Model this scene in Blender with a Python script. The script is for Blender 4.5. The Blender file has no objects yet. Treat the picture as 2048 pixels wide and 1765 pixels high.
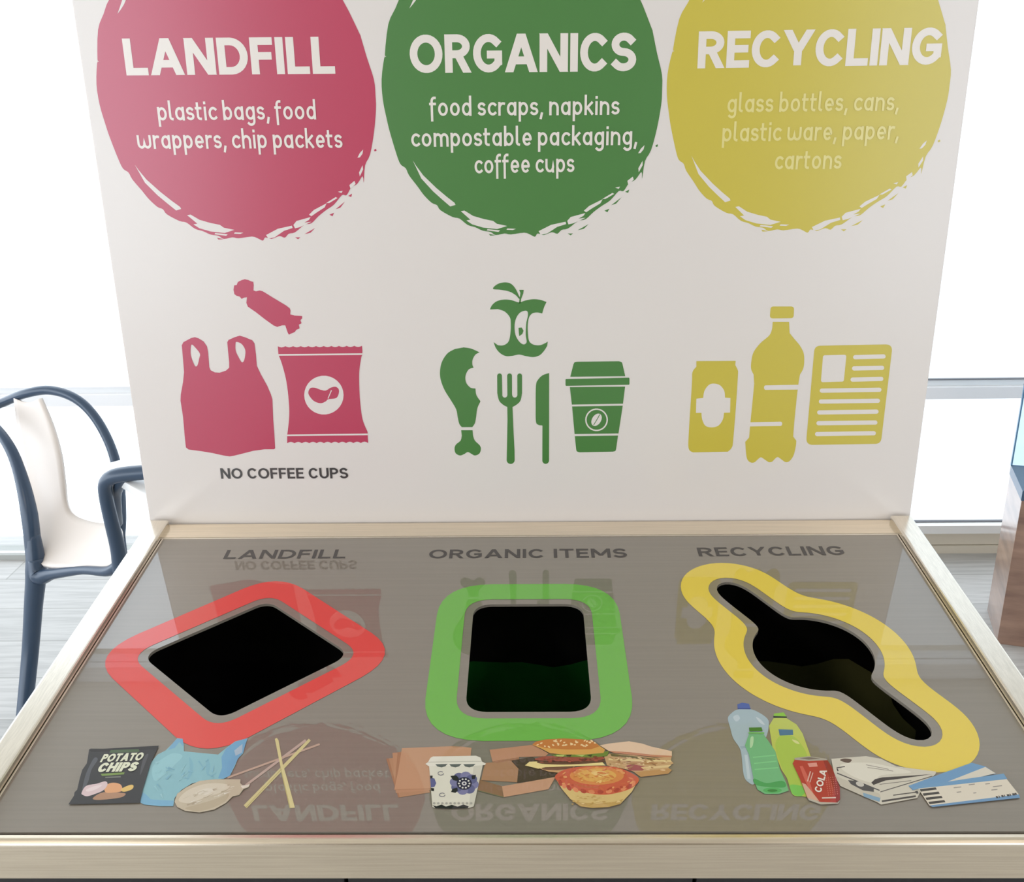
import bpy, bmesh, math, random
from mathutils import Vector, Euler, Matrix
from mathutils.geometry import tessellate_polygon
random.seed(4)
C = bpy.context.scene.collection
SC = bpy.context.scene

# ------------------------------------------------------------------ camera, world, lights, exposure
Z0 = 0.93                                   # height of the board's lower edge above the floor
FPX = 1996.0
CAM = Vector((0.0043, -1.4395, 0.6656 + Z0))
ROT = Euler((1.22295, 0.013325, 0.013816), 'XYZ')
SLOPE = 0.0966                              # the lid falls towards the front
cd = bpy.data.cameras.new('camera'); cam = bpy.data.objects.new('camera', cd); C.objects.link(cam)
cam.location = CAM; cam.rotation_euler = ROT
cd.sensor_fit = 'HORIZONTAL'; cd.sensor_width = 36; cd.lens = FPX / 2048 * 36; cd.clip_start = 0.05
SC.camera = cam

W = bpy.data.worlds.new('sky'); SC.world = W; W.use_nodes = True
bg = W.node_tree.nodes['Background']
bg.inputs[0].default_value = (0.85, 0.92, 1.0, 1)
_t = W.node_tree; _tc = _t.nodes.new('ShaderNodeTexCoord'); _d = _t.nodes.new('ShaderNodeVectorMath'); _d.operation = 'DOT_PRODUCT'
_d.inputs[1].default_value = Vector((-0.95, -0.35, 0.1)).normalized()      # the sky is brightest on the left and behind the viewer
_r = _t.nodes.new('ShaderNodeMapRange'); _r.inputs[1].default_value = -0.5; _r.inputs[2].default_value = 0.9; _r.inputs[3].default_value = 1.5; _r.inputs[4].default_value = 3.7
_t.links.new(_tc.outputs['Generated'], _d.inputs[0]); _t.links.new(_d.outputs['Value'], _r.inputs[0]); _t.links.new(_r.outputs[0], bg.inputs[1])

SC.view_settings.view_transform = 'Standard'; SC.view_settings.look = 'None'
SC.view_settings.gamma = 1; SC.view_settings.use_curve_mapping = False
SC.view_settings.exposure = 0.21

def area(name, loc, size, power, col, rot=(0, 0, 0)):
    l = bpy.data.lights.new(name, 'AREA'); l.shape = 'RECTANGLE'; l.size, l.size_y = size
    l.energy = power; l.color = col
    o = bpy.data.objects.new(name, l); C.objects.link(o); o.location = loc; o.rotation_euler = rot
    return o
area('added_room_lamp', (-1.7, -2.6, 2.94), (0.55, 1.15), 16, (1.0, 0.86, 0.72))  # unseen lamp added overhead to light the board's front warmly
area('added_room_lamp', (1.7, -2.6, 2.94), (0.55, 1.15), 13, (1.0, 0.84, 0.68))  # its added counterpart on the right, also out of view

# ------------------------------------------------------------------ mapping between the photo's measurements and real planes
RM = ROT.to_matrix()
def ray(px, py):
    return RM @ Vector(((px - 1024) / FPX, -(py - 882.5) / FPX, -1.0))
def on_y(px, py, Y):
    d = ray(px, py); return CAM + d * ((Y - CAM.y) / d.y)
def on_z(px, py, Z):
    d = ray(px, py); return CAM + d * ((Z - CAM.z) / d.z)
LO = Vector((0, 0, Z0 + 0.00838)); LN = Vector((0, -math.sin(SLOPE), math.cos(SLOPE))); LV = Vector((0, -math.cos(SLOPE), -math.sin(SLOPE)))
def bp(px, py):                             # photo point -> board coordinates (x, height over the board's foot)
    p = on_y(px, py, 0.0); return (p.x, p.z - Z0)
def lp(px, py):                             # photo point -> lid coordinates (x, distance down the slope)
    d = ray(px, py); p = CAM + d * ((LO - CAM).dot(LN) / d.dot(LN)); return (p.x, (p - LO).dot(LV))
def board_frame(a, b, h): return Vector((a, -h, Z0 + b))
def lid_frame(a, b, h): return LO + Vector((a, 0, 0)) + LV * b + LN * h
class Crop:                                 # enlargements the drawings were measured on
    def __init__(s, x, y, k, f): s.x, s.y, s.k, s.f = x, y, k, f
    def __call__(s, pts): return [s.f(s.x + p[0] / s.k, s.y + p[1] / s.k) for p in pts]
c1 = Crop(140, 0, 3.2, bp); c4 = Crop(340, 540, 4.0114, bp); c5 = Crop(860, 540, 4.0114, bp); c6 = Crop(1350, 590, 4.4522, bp)
d1 = Crop(120, 1450, 3.7926, lp); d2 = Crop(760, 1460, 3.4133, lp); d3 = Crop(1430, 1390, 3.3139, lp)
d4 = Crop(200, 1040, 3.4133, lp); d6 = Crop(1330, 1040, 2.8524, lp)

# ------------------------------------------------------------------ materials
def lin(c): return tuple(((v / 255) / 12.92 if v / 255 <= 0.04045 else ((v / 255 + 0.055) / 1.055) ** 2.4) for v in c) + (1,)
MATS = {}
def mat(name, rgb, rough=0.5, metal=0.0, coat=0.0, coat_rough=0.03, spec=0.5, var=0.0, scale=20, stretch=(1, 1, 1), bump=0.0, col2=None, coat_ior=1.5):
    if name in MATS: return MATS[name]
    m = bpy.data.materials.new(name); m.use_nodes = True; t = m.node_tree; b = t.nodes['Principled BSDF']
    b.inputs['Base Color'].default_value = lin(rgb); b.inputs['Roughness'].default_value = rough; b.inputs['Metallic'].default_value = metal
    b.inputs['Coat Weight'].default_value = coat; b.inputs['Coat Roughness'].default_value = coat_rough; b.inputs['Coat IOR'].default_value = coat_ior
    b.inputs['Specular IOR Level'].default_value = spec
    if var or bump:
        tc = t.nodes.new('ShaderNodeTexCoord'); mp = t.nodes.new('ShaderNodeMapping'); nz = t.nodes.new('ShaderNodeTexNoise')
        mp.inputs['Scale'].default_value = stretch; nz.inputs['Scale'].default_value = scale; nz.inputs['Detail'].default_value = 4
        t.links.new(tc.outputs['Object'], mp.inputs[0]); t.links.new(mp.outputs[0], nz.inputs['Vector'])
        if var:
            r = t.nodes.new('ShaderNodeValToRGB'); c = lin(rgb); e = lin(col2) if col2 else tuple(min(1, v * (1 + var)) for v in c[:3]) + (1,)
            r.color_ramp.elements[0].position = 0.35; r.color_ramp.elements[1].position = 0.65
            r.color_ramp.elements[0].color = tuple(v * (1 - var) for v in c[:3]) + (1,) if not col2 else c
            r.color_ramp.elements[1].color = e
            t.links.new(nz.outputs['Fac'], r.inputs[0]); t.links.new(r.outputs[0], b.inputs['Base Color'])
        if bump:
            bm_ = t.nodes.new('ShaderNodeBump'); bm_.inputs['Strength'].default_value = bump; bm_.inputs['Distance'].default_value = 0.002
            t.links.new(nz.outputs['Fac'], bm_.inputs['Height']); t.links.new(bm_.outputs[0], b.inputs['Normal'])
    MATS[name] = m
    return m
def ink(rgb):                               # a print under the lid's clear cover
    return mat('lid_print_%d_%d_%d' % rgb, rgb, 0.5, coat=1.0, coat_rough=0.005, coat_ior=PRINT_IOR, spec=0.2)
def vinyl(name, rgb):                       # a print on the board
    return mat(name, rgb, 0.45, coat=0.8, coat_rough=0.24, coat_ior=1.7)
LID_IOR = 1.78; PRINT_IOR = 1.45
M_board = mat('white_laminate', (222, 215, 210), 0.45, coat=0.8, coat_rough=0.24, coat_ior=1.7)
M_core = mat('board_edge', (200, 198, 196), 0.5)
M_pink = vinyl('crimson_print', (182, 46, 82)); M_green = vinyl('green_print', (62, 120, 50)); M_yellow = vinyl('yellow_print', (198, 181, 58))
M_type = vinyl('white_print', (228, 220, 212)); M_typey = vinyl('pale_yellow_print', (222, 210, 132)); M_black = vinyl('black_print', (52, 50, 50))
M_lid = mat('lid_grey_steel', (128, 121, 110), 0.5, coat=1.0, coat_rough=0.005, coat_ior=LID_IOR, var=0.03, scale=6, stretch=(1, 40, 1))
M_steel = mat('brushed_steel', (232, 221, 202), 0.24, 1.0, var=0.06, scale=9, stretch=(1, 60, 60))
M_steel2 = mat('brushed_steel_lengthwise', (226, 220, 208), 0.22, 1.0, var=0.05, scale=9, stretch=(60, 1, 60))
M_dark = mat('dark_laminate', (30, 30, 32), 0.5)
M_hole = mat('black_plastic', (14, 15, 17), 0.6)

# ------------------------------------------------------------------ object helpers
def link(o, parent=None):
    C.objects.link(o)
    if parent: o.parent = parent
    return o
def mesh(name, bm, mats, parent=None, smooth=False):
    me = bpy.data.meshes.new(name); bm.normal_update(); bm.to_mesh(me); bm.free()
    for m in (mats if isinstance(mats, (list, tuple)) else [mats]): me.materials.append(m)
    if smooth:
        for p in me.polygons: p.use_smooth = True
    return link(bpy.data.objects.new(name, me), parent)
def thing(name, label, cat, group=None):
    o = bpy.data.objects.new(name, None); C.objects.link(o); o['label'] = label; o['category'] = cat
    if group: o['group'] = group
    return o
def tag(o, label, cat, group=None):
    o['label'] = label; o['category'] = cat
    if group: o['group'] = group
    return o
def struct(o): o['kind'] = 'structure'; return o
def box(bm, lo, hi, bev=0.0):
    r = bmesh.ops.create_cube(bm, size=1); vs = r['verts']
    for v in vs: v.co = Vector([lo[i] + (v.co[i] + 0.5) * (hi[i] - lo[i]) for i in range(3)])
    if bev:
        es = list({e for v in vs for e in v.link_edges})
        bmesh.ops.bevel(bm, geom=es, offset=bev, segments=2, affect='EDGES', profile=0.7)
def boxobj(name, lo, hi, m, parent=None, bev=0.0):
    bm = bmesh.new(); box(bm, lo, hi, bev); return mesh(name, bm, m, parent)
def sm(pts, closed=True, n=5):              # smooth curve through points
    out = []; N = len(pts)
    for i in range(N if closed else N - 1):
        q = [pts[(i + k) % N] if closed else pts[min(max(i + k, 0), N - 1)] for k in (-1, 0, 1, 2)]
        for j in range(n):
            t = j / n
            out.append(tuple(0.5 * (2 * q[1][a] + (q[2][a] - q[0][a]) * t + (2 * q[0][a] - 5 * q[1][a] + 4 * q[2][a] - q[3][a]) * t * t + (3 * q[1][a] - q[0][a] - 3 * q[2][a] + q[3][a]) * t ** 3) for a in range(len(q[0]))))
    if not closed: out.append(tuple(pts[-1]))
    return out
def rc(pts, r, n=8):                        # round a polygon's corners
    out = []; N = len(pts)
    for i in range(N):
        a, b, c = Vector(pts[i - 1]), Vector(pts[i]), Vector(pts[(i + 1) % N])
        u, v = (a - b).normalized(), (c - b).normalized(); ang = u.angle(v); d = min(r / math.tan(ang / 2), (a - b).length * .49, (c - b).length * .49)
        p, q = b + u * d, b + v * d
        for j in range(n + 1):
            t = j / n; out.append(tuple(p.lerp(b, t).lerp(b.lerp(q, t), t) if False else ((1 - t) ** 2 * p + 2 * t * (1 - t) * (b * .95 + (p + q) * .025) + t * t * q)))
    return out
def ell(cx, cy, rx, ry, a0=0, a1=360, n=None, rot=0):
    full = abs(a1 - a0) >= 360; n = n or max(6, int(abs(a1 - a0) / 12)); k = math.radians(rot); o = []
    for i in range(n + (0 if full else 1)):
        t = math.radians(a0 + (a1 - a0) * i / n); x, y = rx * math.cos(t), ry * math.sin(t)
        o.append((cx + x * math.cos(k) - y * math.sin(k), cy + x * math.sin(k) + y * math.cos(k)))
    return o
def bar(x0, y0, x1, y1, w, w1=None):        # straight strip
    w1 = w if w1 is None else w1; dx, dy = x1 - x0, y1 - y0; l = math.hypot(dx, dy); nx, ny = -dy / l / 2, dx / l / 2
    return [(x0 + nx * w, y0 + ny * w), (x1 + nx * w1, y1 + ny * w1), (x1 - nx * w1, y1 - ny * w1), (x0 - nx * w, y0 - ny * w)]
class Print:                                # flat artwork lying on a surface, several inks in one print
    def __init__(s, frame, h0=0.0003): s.bm = bmesh.new(); s.fr = frame; s.h = h0; s.mats = []; s.n = 0
    def add(s, loops, m, lift=None):
        if not isinstance(loops[0][0], (tuple, list)): loops = [loops]
        if m not in s.mats: s.mats.append(m)
        h = s.h + (s.n * 0.000004 if lift is None else lift); s.n += 1
        flat = [p for l in loops for p in l]
        vs = [s.bm.verts.new(s.fr(p[0], p[1], h)) for p in flat]
        up = s.fr(0, 0, 1) - s.fr(0, 0, 0)
        for t in tessellate_polygon([[Vector((p[0], p[1], 0)) for p in l] for l in loops]):
            try: f = s.bm.faces.new([vs[i] for i in t])
            except ValueError: continue
            f.normal_update(); f.material_index = s.mats.index(m)
            if f.normal.dot(up) < 0: f.normal_flip()
        return s
    def quads(s, q, m, h=None):             # ribbons: list of 4-point strips
        if m not in s.mats: s.mats.append(m)
        h = s.h if h is None else h; up = s.fr(0, 0, 1) - s.fr(0, 0, 0)
        for i, p in enumerate(q):
            f = s.bm.faces.new([s.bm.verts.new(s.fr(a[0], a[1], h + i * 1.2e-6)) for a in p]); f.normal_update(); f.material_index = s.mats.index(m)
            if f.normal.dot(up) < 0: f.normal_flip()
    def build(s, name, parent):
        return mesh(name, s.bm, s.mats, parent)

# ------------------------------------------------------------------ lettering drawn as strokes
E_ = ell
def S_(): return ell(.5, .75, .47, .25, 35, 268, 16) + ell(.5, .25, .5, .25, 88, -145, 16)
CAPS = {  # centre lines in a unit box; 'D' = slanted stem cut level at top and foot
 'A': (.86, [('D', .0, 0, .5, 1), ('D', 1, 0, .5, 1), [(.2, .26), (.8, .26)]]),
 'C': (.76, [E_(.52, .5, .52, .5, 48, 312)]),
 'D': (.78, [[(0, 0), (0, 1), (.35, 1)] + E_(.4, .5, .6, .5, 88, -88) + [(.35, 0), (0, 0)]]),
 'E': (.60, [[(1, 1), (0, 1), (0, 0), (1, 0)], [(0, .52), (.9, .52)]]),
 'F': (.58, [[(1, 1), (0, 1), (0, 0)], [(0, .5), (.9, .5)]]),
 'G': (.80, [E_(.52, .5, .52, .5, 48, 318), [(.96, .24), (.96, .46), (.62, .46)]]),
 'H': (.74, [[(0, 0), (0, 1)], [(1, 0), (1, 1)], [(0, .5), (1, .5)]]),
 'I': (.0, [[(.5, 0), (.5, 1)]]),
 'L': (.58, [[(0, 1), (0, 0), (1, 0)]]),
 'M': (.95, [[(0, 0), (0, 1)], [(1, 0), (1, 1)], ('D', .5, .2, 0, 1), ('D', .5, .2, 1, 1)]),
 'N': (.76, [[(0, 0), (0, 1)], [(1, 0), (1, 1)], ('D', 1, 0, 0, 1)]),
 'O': (.88, [E_(.5, .5, .5, .5)]),
 'P': (.66, [[(0, 0), (0, 1), (.45, 1)] + E_(.5, .74, .5, .26, 88, -88) + [(.45, .48), (0, .48)]]),
 'R': (.70, [[(0, 0), (0, 1), (.45, 1)] + E_(.45, .74, .5, .26, 88, -88) + [(.45, .48), (0, .48)], ('D', 1, 0, .5, .48)]),
 'S': (.68, [S_()]),
 'T': (.70, [[(0, 1), (1, 1)], [(.5, 0), (.5, 1)]]),
 'U': (.74, [[(0, 1), (0, .4)] + E_(.5, .38, .5, .38, 180, 360) + [(1, .4), (1, 1)]]),
 'Y': (.80, [('D', .5, .42, 0, 1), ('D', .5, .42, 1, 1), [(.5, .05), (.5, .42)]]),
}
def bowl(): return ell(.36, .5, .30, .42)
LOW = {  # absolute centre lines, x-height 1
 'a': (.70, [bowl(), [(.66, .94), (.66, .06)]]),
 'b': (.70, [[(.06, 1.45), (.06, .06)], bowl()]),
 'c': (.60, [E_(.38, .5, .32, .42, 50, 310)]),
 'd': (.70, [bowl(), [(.66, 1.45), (.66, .06)]]),
 'e': (.68, [[(.1, .48), (.64, .48)] + E_(.37, .5, .29, .42, 0, 305)]),
 'f': (.40, [[(.12, -.36), (.12, 1.1)] + E_(.34, 1.12, .22, .28, 180, 80), [(0, .92), (.38, .92)]]),
 'g': (.70, [bowl(), [(.66, .94), (.66, -.1)] + E_(.38, -.12, .28, .28, 0, -140)]),
 'h': (.70, [[(.06, 1.45), (.06, .06)], [(.06, .5)] + E_(.36, .55, .30, .37, 180, 0) + [(.66, .06)]]),
 'i': (.10, [[(.06, .94), (.06, .06)], [(.06, 1.32), (.06, 1.34)]]),
 'k': (.62, [[(.06, 1.45), (.06, .06)], [(.56, .92), (.10, .45)], [(.22, .56), (.60, .07)]]),
 'l': (.26, [[(.06, 1.45), (.06, .3)] + E_(.24, .28, .18, .2, 180, 265)]),
 'm': (1.14, [[(.06, .94), (.06, .06)], [(.06, .5)] + E_(.33, .6, .27, .32, 180, 0) + [(.60, .06)], [(.60, .5)] + E_(.86, .6, .26, .32, 180, 0) + [(1.12, .06)]]),
 'n': (.70, [[(.06, .94), (.06, .06)], [(.06, .5)] + E_(.36, .55, .30, .37, 180, 0) + [(.66, .06)]]),
 'o': (.72, [E_(.37, .5, .31, .42)]),
 'p': (.70, [[(.06, .94), (.06, -.42)], bowl()]),
 'r': (.44, [[(.06, .94), (.06, .06)], [(.06, .5)] + E_(.36, .55, .30, .37, 180, 75)]),
 's': (.54, [[(.03 + p[0] * .5, .08 + p[1] * .84) for p in S_()]]),
 't': (.42, [[(.12, 1.28), (.12, .3)] + E_(.32, .28, .2, .2, 180, 275), [(0, .92), (.38, .92)]]),
 'u': (.70, [[(.06, .94), (.06, .45)] + E_(.36, .45, .30, .37, 180, 360) + [(.66, .94), (.66, .06)]]),
 'w': (1.12, [[(.06, .94), (.06, .4)] + E_(.32, .4, .26, .32, 180, 360) + [(.58, .85), (.58, .4)] + E_(.84, .4, .26, .32, 180, 360) + [(1.10, .94)]]),
 ',': (.12, [[(.10, .1), (.02, -.24)]]),
}
def ribbon(pts, w, square):
    P = [Vector(p) for p in pts]; Q = [P[0]]
    for p in P[1:]:
        if (p - Q[-1]).length > 1e-4: Q.append(p)
    closed = (Q[0] - Q[-1]).length < w * 1.2 and len(Q) > 14
    if closed and (Q[0] - Q[-1]).length < 1e-3: Q.pop()
    if not closed and square:
        Q[0] = Q[0] + (Q[0] - Q[1]).normalized() * w / 2; Q[-1] = Q[-1] + (Q[-1] - Q[-2]).normalized() * w / 2
    N = len(Q); L, Rr = [], []
    for i in range(N):
        a = Q[i - 1] if (i or closed) else None; c = Q[(i + 1) % N] if (i < N - 1 or closed) else None
        t0 = (Q[i] - a).normalized() if a is not None else None; t1 = (c - Q[i]).normalized() if c is not None else None
        t0 = t0 or t1; t1 = t1 or t0; t = (t0 + t1).normalized(); n = Vector((-t.y, t.x)); k = w / 2 / max(.5, abs(n.dot(Vector((-t0.y, t0.x)))))
        L.append(Q[i] + n * k); Rr.append(Q[i] - n * k)
    return [(L[i], L[(i + 1) % N], Rr[(i + 1) % N], Rr[i]) for i in range(N if closed else N - 1)]
def disc(p, r):
    e = ell(p[0], p[1], r, r, 0, 360, 12); return [(e[0], e[i], e[i + 1], e[i + 2]) for i in range(1, 10, 2)] 
def text_quads(txt, w, gap, caps=True, space=.42):
    x = 0.0; out = []
    for ch in txt:
        if ch == ' ': x += space; continue
        wd, strokes = (CAPS if caps else LOW)[ch]
        if caps:
            bw = max(wd - w, 0); f = lambda p: (x + w / 2 + p[0] * bw, w / 2 + p[1] * (1 - w))
            for s in strokes:
                if s[0] == 'D':
                    _, x0, y0, x1, y1 = s; hw = w * .56
                    A, B = (x + w / 2 + x0 * bw, y0 if y0 == 0 else w / 2 + y0 * (1 - w)), (x + w / 2 + x1 * bw, 1 if y1 == 1 else w / 2 + y1 * (1 - w))
                    out.append(((A[0] - hw, A[1]), (A[0] + hw, A[1]), (B[0] + hw, B[1]), (B[0] - hw, B[1])))
                else: out += ribbon([f(p) for p in s], w, True)
            x += bw + w + gap
        else:
            for s in strokes:
                q = [(x + p[0] + w / 2, p[1]) for p in s]; out += ribbon(q, w, True)
            x += wd + w + gap
    x -= gap
    return out, x
def text(pr, txt, p0, p1, height, m, w=.18, gap=.12, caps=True, space=.42, shear=0.0):
    """lettering along the plane line p0-p1; height = cap height (or x-height)"""
    q, tot = text_quads(txt, w, gap, caps, space)
    a, b = Vector(p0), Vector(p1); ux = (b - a) / tot; uy = Vector((-(b - a).y, (b - a).x)).normalized() * height
    if pr.fr is lid_frame: uy = -uy
    pr.quads([[a + ux * (p[0] + shear * p[1]) + uy * p[1] for p in s] for s in q], m)

# ------------------------------------------------------------------ the room
def wood_floor():
    m = mat('pale_floor', (220, 218, 214), 0.38, var=0.0); t = m.node_tree; b = t.nodes['Principled BSDF']
    tc = t.nodes.new('ShaderNodeTexCoord'); br = t.nodes.new('ShaderNodeTexBrick'); mp = t.nodes.new('ShaderNodeMapping')
    br.inputs['Scale'].default_value = 1; br.inputs['Brick Width'].default_value = 1.2; br.inputs['Row Height'].default_value = .2
    br.inputs['Mortar Size'].default_value = .003; br.inputs['Color1'].default_value = lin((182, 181, 178)); br.inputs['Color2'].default_value = lin((196, 194, 191)); br.inputs['Mortar'].default_value = lin((164, 162, 158))
    nz = t.nodes.new('ShaderNodeTexNoise'); mp.inputs['Scale'].default_value = (3, 40, 1); nz.inputs['Scale'].default_value = 1.5; nz.inputs['Detail'].default_value = 6
    mx = t.nodes.new('ShaderNodeMix'); mx.data_type = 'RGBA'; mx.blend_type = 'MULTIPLY'; mx.inputs[0].default_value = .5
    rp = t.nodes.new('ShaderNodeValToRGB'); rp.color_ramp.elements[0].color = (.62, .62, .62, 1); rp.color_ramp.elements[0].position = .38; rp.color_ramp.elements[1].position = .6
    t.links.new(tc.outputs['Object'], br.inputs['Vector']); t.links.new(tc.outputs['Object'], mp.inputs[0]); t.links.new(mp.outputs[0], nz.inputs['Vector'])
    t.links.new(nz.outputs['Fac'], rp.inputs[0]); t.links.new(br.outputs['Color'], mx.inputs[6]); t.links.new(rp.outputs[0], mx.inputs[7]); t.links.new(mx.outputs[2], b.inputs['Base Color'])
    return m
struct(boxobj('floor', (-6, -6, -.1), (6, 1.95, 0), wood_floor()))
struct(boxobj('ceiling', (-6, -6, 3.0), (6, 1.95, 3.1), mat('ceiling_paint', (214, 206, 194), .9)))
struct(boxobj('wall_back', (-2.3, -6.1, 0), (2.3, -6, 3.0), mat('warm_wall_paint', (140, 128, 112), .8)))
M_frame = mat('white_window_frame', (244, 244, 246), .4); M_gasket = mat('dark_gasket', (110, 112, 118), .6)
M_skirt = mat('beige_skirting', (232, 224, 206), .6)
WY = 1.78
def glass_mat(name, tint, fac=.06):
    m = bpy.data.materials.new(name); m.use_nodes = True; t = m.node_tree; t.nodes.clear()
    o = t.nodes.new('ShaderNodeOutputMaterial'); mx = t.nodes.new('ShaderNodeMixShader'); a = t.nodes.new('ShaderNodeBsdfTransparent'); g = t.nodes.new('ShaderNodeBsdfGlossy')
    a.inputs[0].default_value = tint; g.inputs['Roughness'].default_value = .01; mx.inputs[0].default_value = fac
    t.links.new(a.outputs[0], mx.inputs[1]); t.links.new(g.outputs[0], mx.inputs[2]); t.links.new(mx.outputs[0], o.inputs[0]); return m
M_glass = glass_mat('window_glass', (.96, .97, .97, 1))
def window(i, x0, x1, sill, M_gasket):
    w = bpy.data.objects.new('window_%d' % i, None); C.objects.link(w); w.location = (0, 0, 0); struct(w)
    boxobj('transom', (x0, WY - .03, .575), (x1, WY + .05, .617), M_frame, w, .003)
    boxobj('transom_cap', (x0, WY - .012, .617), (x1, WY + .05, .637), mat('bright_frame', (236, 238, 240), .4), w)
    boxobj('gasket', (x0, WY - .016, .637), (x1, WY - .002, .640), M_gasket, w)
    boxobj('lower_gasket', (x0, WY - .016, sill - .003), (x1, WY - .002, sill + .001), M_gasket, w)
    boxobj('head_frame', (x0, WY - .03, 2.92), (x1, WY + .05, 3.0), M_frame, w)
    for xa, xb in ((x0, x0 + .05), (x1 - .05, x1)): boxobj('side_frame', (xa, WY - .03, sill), (xb, WY + .05, 2.92), M_frame, w)
    boxobj('lower_pane', (x0 + .05, WY, sill), (x1 - .05, WY + .006, .575), M_glass, w)
    boxobj('upper_pane', (x0 + .05, WY, .637), (x1 - .05, WY + .006, 2.92), M_glass, w)
    return w
window(1, -6, -.05, .022, M_frame)
window(2, .05, 6, .121, M_gasket)
struct(boxobj('trim_1', (-6, WY - .03, 0), (-.05, WY + .05, .02), mat('grey_sill', (172, 174, 170), .6)))
struct(boxobj('trim_2', (.05, WY - .045, .088), (6, WY + .05, .118), mat('white_sill', (242, 242, 240), .5)))
struct(boxobj('baseboard_right', (.05, WY - .012, .031), (6, WY + .05, .088), M_skirt))
struct(boxobj('trim_3', (.05, WY - .02, 0), (6, WY + .05, .0285), M_skirt))
struct(boxobj('trim_4', (-.05, WY - .04, 0), (.05, WY + .06, 3.0), M_frame))
# frames added round the two unseen lamps
for i, x in enumerate((-1.7, 1.7)):
    t = thing('added_lamp_housing', ('left' if i == 0 else 'right') + ' added lamp frame under the ceiling, unseen behind the viewer', 'ceiling light', 'added lamps')
    bm = bmesh.new()
    for lo, hi in (((-.32, -.62, 0), (.32, -.58, .045)), ((-.32, .58, 0), (.32, .62, .045)), ((-.32, -.58, 0), (-.28, .58, .045)), ((.28, -.58, 0), (.32, .58, .045))): box(bm, lo, hi)
    t.location = (x, -2.6, 2.953); mesh('added_lamp_frame', bm, M_frame, t)

# ------------------------------------------------------------------ the bin station
st = thing('recycling_station', 'brushed steel three-hole sorting bin station with a tall white sign board', 'recycling station')
LH = .6                                     # half width of the board
board = boxobj('sign_board', (-LH, 0, Z0), (LH, .03, Z0 + 1.0), M_board, st, .0015)
board['label'] = 'tall white board printed with coloured drops and pictograms'
boxobj('board_foot', (-LH + .001, .0, Z0 - .12), (LH - .001, .03, Z0 - .0005), M_steel, st)

# artwork on the board
pink = [(250, 0), (215, 90), (180, 190), (176, 380), (186, 392), (174, 405), (170, 540), (190, 670), (225, 790), (255, 880), (310, 1020), (340, 1080), (375, 1105), (400, 1150), (460, 1220), (505, 1275), (560, 1325), (595, 1340), (620, 1372), (700, 1415), (745, 1425), (800, 1465), (850, 1480), (900, 1502), (950, 1510), (985, 1530), (1040, 1520), (1080, 1526), (1165, 1515), (1205, 1528), (1235, 1541), (1250, 1520), (1290, 1530), (1340, 1512), (1375, 1522), (1400, 1497), (1440, 1488), (1500, 1440), (1545, 1430), (1590, 1385), (1640, 1345), (1690, 1310), (1740, 1250), (1770, 1250), (1800, 1200), (1838, 1178), (1872, 1128), (1880, 1170), (1888, 1060), (1920, 990), (1945, 850), (1958, 700), (1955, 610), (1945, 510), (1900, 370), (1862, 240), (1850, 210), (1745, 0), (1640, -130), (1450, -260), (1200, -335), (950, -335), (700, -275), (480, -170), (330, -80)]
gaps = [[(415, 1055), (440, 1090), (490, 1150), (580, 1230), (650, 1285), (705, 1325), (712, 1338), (680, 1348), (620, 1300), (560, 1250), (480, 1170)],
        [(750, 1378), (772, 1374), (830, 1408), (900, 1428), (960, 1440), (985, 1458), (1052, 1472), (990, 1492), (900, 1482), (830, 1462), (790, 1437), (815, 1432)],
        [(930, 1492), (1010, 1500), (1000, 1510), (925, 1500)], [(1055, 1488), (1110, 1490), (1090, 1498), (1050, 1496)],
        [(1255, 1505), (1330, 1465), (1420, 1445), (1425, 1460), (1370, 1478), (1310, 1520), (1270, 1528)],
        [(1430, 1440), (1450, 1415), (1540, 1390), (1530, 1408), (1500, 1425), (1545, 1420), (1470, 1455), (1440, 1462)],
        [(1530, 1375), (1560, 1345), (1642, 1302), (1630, 1328), (1580, 1360), (1545, 1385)],
        [(1840, 1010), (1855, 980), (1876, 958), (1872, 985), (1855, 1008)], [(1872, 1058), (1850, 1105), (1855, 1130), (1876, 1085)],
        [(1788, 1185), (1820, 1158), (1828, 1178), (1795, 1208)], [(1715, 1228), (1745, 1222), (1738, 1236)], [(305, 88), (320, 45), (335, 0), (358, 0), (345, 30), (325, 62)],
        [(1640, 1300), (1700, 1262), (1712, 1268), (1660, 1300)]]
specks = [[(1945, 960), (1958, 952), (1962, 966), (1950, 970)], [(1700, 1340), (1760, 1290), (1730, 1330)], [(1500, 1500), (1568, 1460), (1540, 1490)], [(1440, 1520), (1475, 1520), (1460, 1532)], [(1780, 1255), (1805, 1240), (1800, 1262)], [(1660, 1375), (1690, 1362), (1680, 1385)], [(940, 1522), (985, 1532), (950, 1534)]]
P0 = bp(140 + 1235 / 3.2, 1541 / 3.2)
def roundel(name, m, foot, lab):
    f = bp(*foot); dx, dz = f[0] - P0[0], f[1] - P0[1]; sh = lambda L: [(p[0] + dx, p[1] + dz) for p in c1(L)]
    pr = Print(board_frame); pr.add(sh(sm(pink, True, 3)), m, 0)
    for s in specks: pr.add(sh(s), m, 0)
    for g in gaps: pr.add(sh(g), M_board, .0001)
    o = pr.build(name, board); o['label'] = lab
roundel('brushed_roundel', M_pink, (526, 481.5), 'crimson brush-stroke roundel'); roundel('brushed_roundel', M_green, (1070, 473.8), 'green brush-stroke roundel'); roundel('brushed_roundel', M_yellow, (1615.3, 465.6), 'yellow brush-stroke roundel')
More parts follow.
